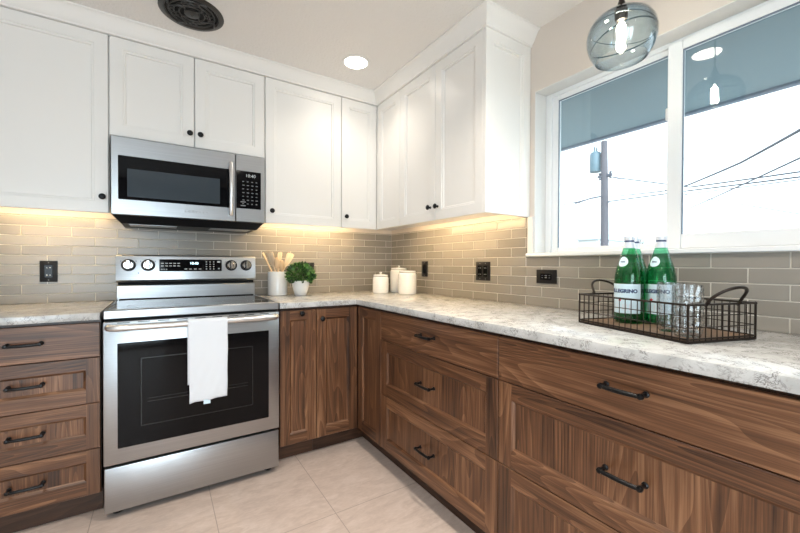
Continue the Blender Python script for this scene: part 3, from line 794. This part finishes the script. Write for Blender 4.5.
# ------------------------------------------------------------------ canisters
def canister(label, loc, r, h, knobbed=True):
    o = thing('canister', label, 'canister', loc, 0, None)
    b = MB(); b.lathe([(0, 0), (r*.93, 0), (r*.98, .004), (r, .012), (r, h-.020), (r*.985, h-.010), (r*.94, h-.004), (r*.89, h), (r*.80, h), (r*.80, h-.03), (0, h-.03)], 48); b.build('jar', 'ceramic', o)
    g = MB(); g.lathe([(r*.86, h), (r*.885, h+.002), (r*.885, h+.004), (r*.84, h+.005)], 48); g.build('seal', 'ceramic_grey', o)
    l = MB(); t = h+.004
    l.lathe([(0, h+.001), (r*.84, h+.001), (r*.90, t+.001), (r*.91, t+.006), (r*.90, t+.011), (r*.6, t+.014), (.010, t+.0155), (.006, t+.018), (.006, t+.021), (.010, t+.024), (.0105, t+.028), (.007, t+.0315), (0, t+.032)] if knobbed else [(0, h+.001), (r*.84, h+.001), (r*.90, t+.001), (r*.91, t+.006), (r*.90, t+.011), (r*.6, t+.0135), (0, t+.014)], 48)
    l.build('lid', 'ceramic', o)
canister('small white lidded canister, leftmost of the three by the corner', (-.260, -.272, CZ), .0605, .124)
canister('tall white canister partly hidden behind the front one in the corner', (-.085, -.256, CZ), .070, .174)
canister('medium white canister standing in front at the right of the three', (-.133, -.448, CZ), .068, .156, False)

# ------------------------------------------------------------------ wire basket, bottles, glasses
ang = math.atan2(-.957, -.29)
BL, BW, BH = .400, .262, .106
bk = thing('wire_basket', 'dark bronze wire basket tray with loop handles on the worktop', 'basket', (-.348, -1.926, CZ), ang)
# local: x along the long side, y towards the wall (left-hand turn)
b = MB(); b.box(.003, BL-.003, .003, BW-.003, .003, .011, .001); b.build('base_board', 'tray_board', bk)
fr = MB()
def loop(z, r): fr.tube([(0, 0, z), (BL, 0, z)], r, 8); fr.tube([(BL, 0, z), (BL, BW, z)], r, 8); fr.tube([(BL, BW, z), (0, BW, z)], r, 8); fr.tube([(0, BW, z), (0, 0, z)], r, 8)
loop(.0035, .0035); loop(BH, .0030); loop(.012, .0022)
for x, y in ((0, 0), (BL, 0), (BL, BW), (0, BW)): fr.tube([(x, y, .003), (x, y, BH)], .0030, 8); fr.ball((x, y, BH), .0045, 1)
fr.build('frame', 'bronze', bk)
wr = MB(); nx, ny = 18, 12
for k in range(1, nx):
    x = BL*k/nx
    for y in (0, BW): wr.tube([(x, y, .004), (x, y, BH-.001)], .0014, 6)
for k in range(1, ny):
    y = BW*k/ny
    for x in (0, BL): wr.tube([(x, y, .004), (x, y, BH-.001)], .0014, 6)
for z in (.043, .075):
    for p_, q_ in (((0, 0), (BL, 0)), ((BL, 0), (BL, BW)), ((BL, BW), (0, BW)), ((0, BW), (0, 0))): wr.tube([(*p_, z), (*q_, z)], .0014, 6)
wr.build('wire_mesh', 'bronze', bk)
for xe, lean in ((0, -1), (BL, 1)):
    h = MB(); pts = []
    for k in range(21):
        a = math.pi*k/20; hh = math.sin(a)
        pts.append((xe+lean*.043*hh, BW/2-math.cos(a)*.062*(1 if abs(math.cos(a)) < .98 else 1), BH+.050*hh**.75))
    h.tube(pts, .0042, 10)
    for s_ in (-1, 1): h.tube([(xe-.004, BW/2+s_*.062, BH-.004), (xe+.006*lean, BW/2+s_*.062, BH+.008)], .0050, 8)
    h.build('handle', 'bronze', bk)
FZ = CZ+.0112
def to_world(x, y):
    return (-.348+x*math.cos(ang)-y*math.sin(ang), -1.926+x*math.sin(ang)+y*math.cos(ang))
def bend(bm, rad, ang0, z, M0=None):
    """wrap flat lettering (x right, y up) round a vertical cylinder, reading from outside"""
    for v in bm.verts:
        a = ang0+v.co.x/rad; rr = rad+v.co.z
        v.co = Vector((rr*math.cos(a), rr*math.sin(a), z+v.co.y))
    return bm
def star(n=5, r=.006):
    bm = bmesh.new(); vs = []
    for k in range(10):
        a = math.pi/2+k*math.pi/5; q = r if k % 2 == 0 else r*.42
        vs.append(bm.verts.new((q*math.cos(a), q*math.sin(a), .0002)))
    bm.faces.new(vs); return bm
bottle_proto = None
def bottle(label, x, y, face):
    global bottle_proto
    loc = (*to_world(x, y), FZ)
    if bottle_proto is not None:
        o = copy_tree(bottle_proto); o.location = loc; o.rotation_euler = (0, 0, face); o['label'] = label; return o
    o = thing('water_bottle', label, 'bottle', loc, face, 'sparkling water bottles'); bottle_proto = o
    r = .0455
    b = MB(); b.lathe([(0, .004), (.030, .0), (.039, .002), (r, .010), (r, .150), (.0445, .166), (.0400, .192), (.0310, .220), (.0240, .246), (.0175, .268), (.0140, .282), (.0135, .288)], 40)
    b.build('glass', 'bottle_glass', o)
    wv = MB(); wv.lathe([(0, .006), (.0405, .006), (.0425, .012), (.0425, .150), (.0415, .166), (.0370, .192), (.0295, .214), (0, .214)], 32)
    wv.build('water', 'bottle_glass', o)
    lb = MB()
    s0, s1 = -1.45, 1.45; n = 40; rr = r+.0004
    for k in range(n):
        a0, a1 = s0+(s1-s0)*k/n, s0+(s1-s0)*(k+1)/n
        P = lambda a, z, e=rr: (e*math.cos(a), e*math.sin(a), z)
        lb.quad([P(a0, .036), P(a1, .036), P(a1, .138), P(a0, .138)]); lb.quad([P(a0, .138, r), P(a1, .138, r), P(a1, .036, r), P(a0, .036, r)])
    lo = lb.build('label_band', 'label_white', o)
    t = MB(); t.add_bm(bend(text_mesh('S.PELLEGRINO', .0172, .0002, .0009), rr+.0004, 0, .113)); t.build('lettering', 'label_ink', lo)
    t = MB(); t.add_bm(bend(star(5, .0085), rr+.0004, -.02, .084)); t.build('star', 'label_red', lo)
    t = MB()
    for k in range(7):
        a = -.66+k*.22
        if abs(a) < .1: continue
        for z0, z1 in ((.046, .068),):
            t.quad([P(a-.035, z0, rr+.0005), P(a+.035, z0, rr+.0005), P(a+.045, z1, rr+.0005), P(a-.045, z1, rr+.0005)])
    t.build('crest_print', 'silver_cap', lo)
    # neck seal: an oval lying on the shoulder
    ov = MB(); ctr = []
    def shoulder(z):
        pr = [(.0445, .166), (.0400, .192), (.0310, .220), (.0240, .246), (.0175, .268)]
        for (ra, za), (rb_, zb) in zip(pr, pr[1:]):
            if za <= z <= zb: return ra+(rb_-ra)*(z-za)/(zb-za)
        return .04
    def ovp(t_, q, lift): 
        z = .216+.0175*q*math.sin(t_); rad = shoulder(z)+lift; a = .017*q*math.cos(t_)/.033
        return (rad*math.cos(a), rad*math.sin(a), z)
    for k in range(24):
        a0, a1 = 2*math.pi*k/24, 2*math.pi*(k+1)/24
        for q0, q1 in ((0, .34), (.34, .67), (.67, 1)):
            pts = [ovp(a0, q0, .0008), ovp(a0, q1, .0008), ovp(a1, q1, .0008), ovp(a1, q0, .0008)]
            ov.quad(pts[1:] if q0 == 0 else pts)
    oo = ov.build('neck_label', 'label_white', o)
    t = MB()
    for k in range(4): t.quad([(shoulder(.214)*math.cos(a_)+.0014, (shoulder(.214)+.0014)*math.sin(a_), z_) for a_, z_ in ((-.22+k*.12, .213), (-.14+k*.12, .213), (-.14+k*.12, .218), (-.22+k*.12, .218))])
    t.build('neck_print', 'label_ink', oo)
    c = MB(); c.lathe([(.0186, .264), (.0160, .282), (.0158, .2855)], 28); c.build('foil_collar', 'silver_cap', o)
    c = MB(); c.lathe([(.0152, .2856), (.0152, .2915)], 28); c.build('neck_ring', 'label_ink', o)
    c = MB(); c.lathe([(.0152, .2914), (.0168, .2916), (.0170, .304), (.0158, .3055), (0, .3055)], 28); c.build('cap', 'silver_cap', o)
    return o
camd = Vector((CAM['loc'][0], CAM['loc'][1]))
def face_cam(x, y, tw):
    wx, wy = to_world(x, y); return math.atan2(camd.y-wy, camd.x-wx)+tw
bottle('green glass water bottle at the left front of the basket, label in full view', .103, .120, face_cam(.103, .120, -.60))
bottle('green glass water bottle on the right, partly behind the clear tumblers', .153, .206, face_cam(.153, .206, -.60))
bottle('green glass water bottle hidden behind the left one, only its cap showing', .052, .200, face_cam(.05, .19, 2.6))
def tumbler(label, x, y, r, h):
    o = thing('tumbler', label, 'glass', (*to_world(x, y), FZ), random.random(), 'pressed glass tumblers')
    n = 28; m_ = 13; b = MB(); rows = []
    def rad(z): return r*(.86+.14*min(1, z/.02))
    for j in range(m_+1):
        z = h*j/m_; row = []
        for k in range(n):
            a = 2*math.pi*(k+.5*(j % 2))/n; q = rad(z)*(1+(.050 if (k+j) % 2 == 0 else -.040)*(0 if j in (0, m_) else 1))
            row.append(len(b.v)); b.v.append((q*math.cos(a), q*math.sin(a), z))
        rows.append(row)
    def add(*ix): b.f.append(ix); b.uv.append([(0, 0)]*len(ix)); b.mi.append(0)
    for j in range(m_):
        A, B = rows[j], rows[j+1]
        for k in range(n):
            k2 = (k+1) % n
            if j % 2 == 0: add(A[k], A[k2], B[k]); add(A[k2], B[k2], B[k])
            else: add(A[k], A[k2], B[k2]); add(A[k], B[k2], B[k])
    add(*rows[0][::-1])
    # inner wall and thick base
    ri = [(r*.93, h), (r*.90, h*.5), (r*.78, .014), (0, .012)]
    b.lathe([(r*1.0, h)]+ri, n)
    b.build('glass', 'tumbler_glass', o, smooth=False)
tumbler('clear pressed glass tumbler standing left, before the right bottle', .277, .098, .0370, .150)
tumbler('clear pressed glass tumbler standing right, nearest the basket corner', .353, .062, .0355, .148)

# ------------------------------------------------------------------ pendant
PX_, PY_ = -.325, -2.056
pd = thing('pendant_light', 'smoky blue blown glass pendant light hanging before the window', 'lamp', (PX_, PY_, 1.92))
top = CEIL-1.92
b = MB(); b.lathe([(0, top-.0005), (.060, top-.0005), (.060, top-.018), (.052, top-.026), (.010, top-.030), (0, top-.030)], 32); b.build('canopy', 'bronze', pd)
b = MB(); b.tube([(0, 0, top-.028), (0, 0, .13)], .0032, 8); b.build('cord', 'braid', pd)
b = MB(); b.lathe([(0, .136), (.006, .136), (.009, .122), (.018, .094), (.021, .084), (.020, .062), (.016, .054), (0, .054)], 24); b.build('socket', 'bronze', pd)
b = MB(); sp = [(.020, .082), (.040, .081), (.066, .073), (.090, .055), (.104, .030), (.109, .002), (.106, -.025), (.098, -.050), (.086, -.070), (.081, -.077)]; b.lathe(sp+[(.0795, -.079)]+[(r_-.0028, z_-.001) for r_, z_ in sp[::-1]], 64); shd = b.build('shade', 'blown_glass', pd)
b = MB()
for tl, zz, tr in ((.20, -.012, .0022), (-.16, .022, .0014)):
    ring = []
    for k in range(60):
        a = 2*math.pi*k/60; z_ = zz+.109*math.tan(tl)*math.cos(a+.9)*.8+.006*math.sin(2*a); q_ = math.sqrt(max(.02, 1-((z_-.002)/.082)**2))*.1062
        ring.append((q_*math.cos(a), q_*math.sin(a), z_))
    b2 = MB(); b2.tube(ring, tr, 8, closed=True); b2.build('refraction_line', 'refraction_glass', shd)  # tinted tubes stand in for dark refraction lines in the shade
b = MB(); b.lathe([(.011, .055), (.015, .046), (.023, .032), (.0255, .010), (.0255, -.022), (.020, -.038), (.010, -.046), (0, -.048)], 28); bl = b.build('bulb', 'bulb_glass', pd)
b = MB()
for k in range(6):
    a = 2*math.pi*k/6; b.tube([(.006*math.cos(a), .006*math.sin(a), .045), (.012*math.cos(a), .012*math.sin(a), .030), (.012*math.cos(a+.5), .012*math.sin(a+.5), -.030)], .0026, 6)
b.tube([(0, 0, .06), (0, 0, .02)], .004, 8)
b.build('filament', 'filament', bl)

# ------------------------------------------------------------------ ceiling lights and vent
def can(label, x, y, watts=CAN_W):
    o = thing('recessed_light', label, 'light', (x, y, CEIL), 0, 'recessed ceiling lights')
    b = MB(); b.lathe([(.070, -.001), (.083, -.0005), (.086, -.003), (.084, -.006), (.071, -.0075), (.068, -.004)], 48); b.build('trim_ring', 'white_paint', o)
    b = MB(); b.lathe([(.0695, -.0045), (0, -.0045), (0, -.0040)], 48); b.build('lens', 'can_lens', o)
    ld = bpy.data.lights.new('downlight', 'AREA'); ld.shape = 'DISK'; ld.size = .13; ld.energy = watts; ld.color = (1.0, .91, .79); ld.spread = R(122)
    lo = bpy.data.objects.new('downlight', ld); C.objects.link(lo); lo.location = (x, y, CEIL-.008)
can('round recessed ceiling light in front of the corner wall cabinet', -.654, -.650, .75)
can('recessed ceiling light mirrored in the right window pane', -.83, -1.86, 3.4)
can('added recessed fill light out of view above the viewer, left of the window', -2.3, -1.86)  # this lamp and the next two are unseen, added as room fill
can('added recessed fill light, unseen behind the viewer on the window side', -.83, -3.3)
can('added recessed fill light, unseen behind the viewer on the patio side', -2.3, -3.3)
vt = thing('ceiling_vent', 'round black ornate vent grille in the ceiling above the stove', 'vent', (-1.531, -.612, CEIL))
b = MB(); b.lathe([(.142, -.0005), (.143, -.004), (.136, -.009), (.120, -.010), (.116, -.006), (.116, -.0005)], 56); b.build('rim', 'vent_iron', vt)
b = MB(); b.lathe([(.117, -.0008), (0, -.0008), (0, -.0004), (.117, -.0004)], 40); b.build('backing', 'dark_gap', vt)
b = MB(); b.lathe([(.0, -.013), (.030, -.013), (.034, -.010), (.034, -.002)], 28); b.box(-.007, .007, -.007, .007, -.016, -.013, .001); b.build('hub', 'vent_iron', vt)
b = MB()
for rr in (.100, .078, .056): b.tube([(rr*math.cos(2*math.pi*k/40), rr*math.sin(2*math.pi*k/40), -.007) for k in range(40)], .0035, 6, closed=True)
b.build('ring', 'vent_iron', vt)
b = MB()
for k in range(4):
    a = 2*math.pi*k/4+.5; pts = []
    for j in range(9):
        t_ = j/8; pts.append(((.032+.086*t_)*math.cos(a+.30*math.sin(t_*6.28)), (.032+.086*t_)*math.sin(a+.30*math.sin(t_*6.28)), -.009))
    b.tube(pts, .0040, 6)
    for s_ in (-1, 1):
        cx, cy = .080*math.cos(a+.62*s_), .080*math.sin(a+.62*s_)
        b.tube([(cx+.018*math.cos(q/12*5.2)*(1-.03*q), cy+.018*math.sin(q/12*5.2)*(1-.03*q), -.009) for q in range(13)], .0026, 6)
b.build('scroll', 'vent_iron', vt)

# ------------------------------------------------------------------ under-cabinet LED bars
def led(label, loc, rz, L_):
    o = thing('under_cabinet_light', label, 'light', loc, rz, 'under-cabinet light bars'); o.rotation_euler = (R(32), 0, rz)
    b = MB(); b.box(0, L_, 0, .022, .003, .012, .001); b.build('housing', 'vinyl', o)
    b = MB(); b.box(.006, L_-.006, .003, .019, .0, .0032); b.build('lens', 'led_lens', o)
LZ = UZ+.035-.0235
led('slim light bar under the wall cabinet left of the microwave', (-2.40, -.20, LZ), 0, .47)
led('slim light bar under the wall cabinet right of the microwave', (-1.07, -.20, LZ), 0, .66)
led('slim light bar under the wall cabinet next to the window', (-.262, -.46, LZ), RZ, .90)

# ------------------------------------------------------------------ outside the window
b = MB(); b.box(.201, 60, -40, 40, -.7, -.6); struct(b.build('ground', 'gravel'), 'yard outside the window')
b = MB(); b.box(.201, .96, -6, 2.5, 2.034, 2.054); struct(b.build('eave_soffit', 'soffit_paint', smooth=False), 'blue-grey roof soffit seen through the window')
b = MB(); b.box(.945, .985, -6, 2.5, 2.020, 2.16, .003); struct(b.build('eave_fascia', 'fascia_paint'), 'dark fascia edge of the eave')
PXo, PYo = 14.0, 5.80
up_ = thing('utility_pole', 'weathered wooden utility pole carrying a transformer outside the left pane', 'pole', (PXo, PYo, -.6))
b = MB(); b.tube([(0, 0, 0), (0, 0, 3.5), (.02, .06, 6.95)], [.17, .15, .12], 14); b.build('shaft', 'pole_wood', up_)
b = MB(); b.lathe([(0, 0), (.20, 0), (.22, .03), (.22, .78), (.18, .84), (0, .86)], 24, (0, .42, 5.72)); tr_ = b.build('transformer', 'transformer_paint', up_)
b = MB()
for q in (-.09, .09): b.lathe([(0, 0), (.035, 0), (.045, .06), (.03, .10), (.045, .14), (.02, .24), (0, .26)], 12, (q, .42, 6.57))
b.build('bushing', 'transformer_paint', tr_)
b = MB(); b.box(-.04, .04, 0, .42, 5.85, 5.92); b.box(-.04, .04, 0, .42, 6.35, 6.42); b.build('bracket', 'pole_wood', up_)
b = MB(); b.box(-.06, .06, -.28, .28, 5.44, 5.54); 
for q in (-.22, 0, .22): b.ball((0, q, 5.60), .06, 1); b.ball((0, q, 5.38), .05, 1)
b.build('insulator_rack', 'cable', up_)
b = MB(); b.tube([(0, 0, 4.66), (-.2, .5, 4.60), (-.4, 1.1, 4.44)], .035, 6); b.build('cable_clamp', 'cable', up_)
def wire(label, pts, r):
    b = MB(); P = [Vector(p) for p in pts]; out = []
    for i in range(len(P)-1):
        for k in range(6):
            t_ = k/6; p = P[i].lerp(P[i+1], t_); out.append(p-Vector((0, 0, .25*t_*(1-t_)*.02*(P[i+1]-P[i]).length)))
    out.append(P[-1]); b.tube(out, r*1.5, 6); tag(b.build('power_line', 'cable'), label, 'power line', 'overhead power lines')
wire('thick dark service cable rising to the right edge of the right pane', [(14, 5.62, 3.99), (10, 1.97, 3.185), (8.5, .903, 2.981), (6, -.678, 2.749), (4, -1.697, 2.563), (2.6, -2.41, 2.50)], .011)
wire('lower straight cable crossing the right pane upward to the right', [(15, 4.6, 3.15), (12, 2.097, 2.905), (5, -1.517, 2.47), (3.4, -2.35, 2.36)], .008)
wire('thin top wire of the three nearly level ones in the right pane', [(14, 5.72, 4.85), (14, 2.812, 3.90), (12, -.24, 3.53), (10.5, -2.5, 3.3)], .015)
wire('thin middle wire of the three nearly level ones in the right pane', [(14, 5.72, 3.80), (14, 2.811, 3.78), (12, -.241, 3.40), (10.5, -2.5, 3.1)], .015)
wire('thin lowest wire of the three nearly level ones in the right pane', [(14, 5.75, 3.75), (14, 2.810, 3.67), (12, -.243, 3.33), (10.5, -2.5, 3.05)], .009)
wire('faint wire sloping down to the right across the right pane', [(14, 5.80, 4.90), (14, 2.81, 3.60), (12, -.250, 2.457), (10.5, -2.4, 1.6)], .008)
wire('wire running left from the pole below its transformer', [(14, 5.85, 4.88), (12, 6.36, 4.40), (10, 7.2, 3.9)], .011)
wire('lower wire running left from the pole to the window edge', [(14, 5.85, 4.05), (12, 6.67, 3.56), (10, 7.6, 3.1)], .014)
wire('guy wire slanting down to the left from the pole', [(14, 5.88, 4.90), (12.6, 6.1, 3.6), (12, 5.95, 2.75)], .007)
hs = thing('distant_house', 'small pale house roof showing low behind the pole', 'house', (24, 10.7, -.6))
b = MB(); b.box(-3, 3, -.65, .65, 0, 3.35); b.build('wall', 'siding', hs, smooth=False)
b = MB(); b.extrude([(-.80, 3.35), (.80, 3.35), (.45, 3.75), (-.45, 3.75)], -3.2, 3.2, 0, M=Matrix(((0, 0, 1, 0), (1, 0, 0, 0), (0, 1, 0, 0), (0, 0, 0, 1)))); b.build('roof', 'shingle', hs, smooth=False)
bt = thing('bare_tree', 'leafless little tree low in the left pane beside the bottles', 'tree', (17, 5.9, -.6))
b = MB(); b.tube([(0, 0, 0), (.02, 0, 1.6), (0, .05, 2.6)], [.10, .08, .05], 8); b.build('trunk', 'bark', bt)
b = MB()
for k in range(9):
    a = random.uniform(0, 6.28); z0 = random.uniform(1.8, 2.6); l_ = random.uniform(.7, 1.3)
    m1 = Vector((.25*math.cos(a)*l_, .28*math.sin(a)*l_, z0+.45*l_)); m2 = Vector((.42*math.cos(a)*l_, .5*math.sin(a)*l_, z0+1.0*l_))
    b.tube([(0, .02, z0), m1, m2], [.03, .02, .010], 6)
b.build('branch', 'bark', bt)
sh = thing('leafy_treetop', 'grey-green bush top at the lower right corner of the window', 'tree', (20, 1.6, -.6))
b = MB(); b.tube([(0, 0, 0), (0, 0, 2.4)], .12, 8); b.build('trunk', 'bark', sh)
b = MB()
for k in range(260):
    c = Vector((random.gauss(0, .5), random.gauss(0, .7), 2.75+random.gauss(0, .28))); s_ = .09
    b.quad([c+Vector((random.uniform(-s_, s_), random.uniform(-s_, s_), random.uniform(-s_, s_))) for _ in range(3)])
b.build('foliage', 'twig_leaf', sh, smooth=False)
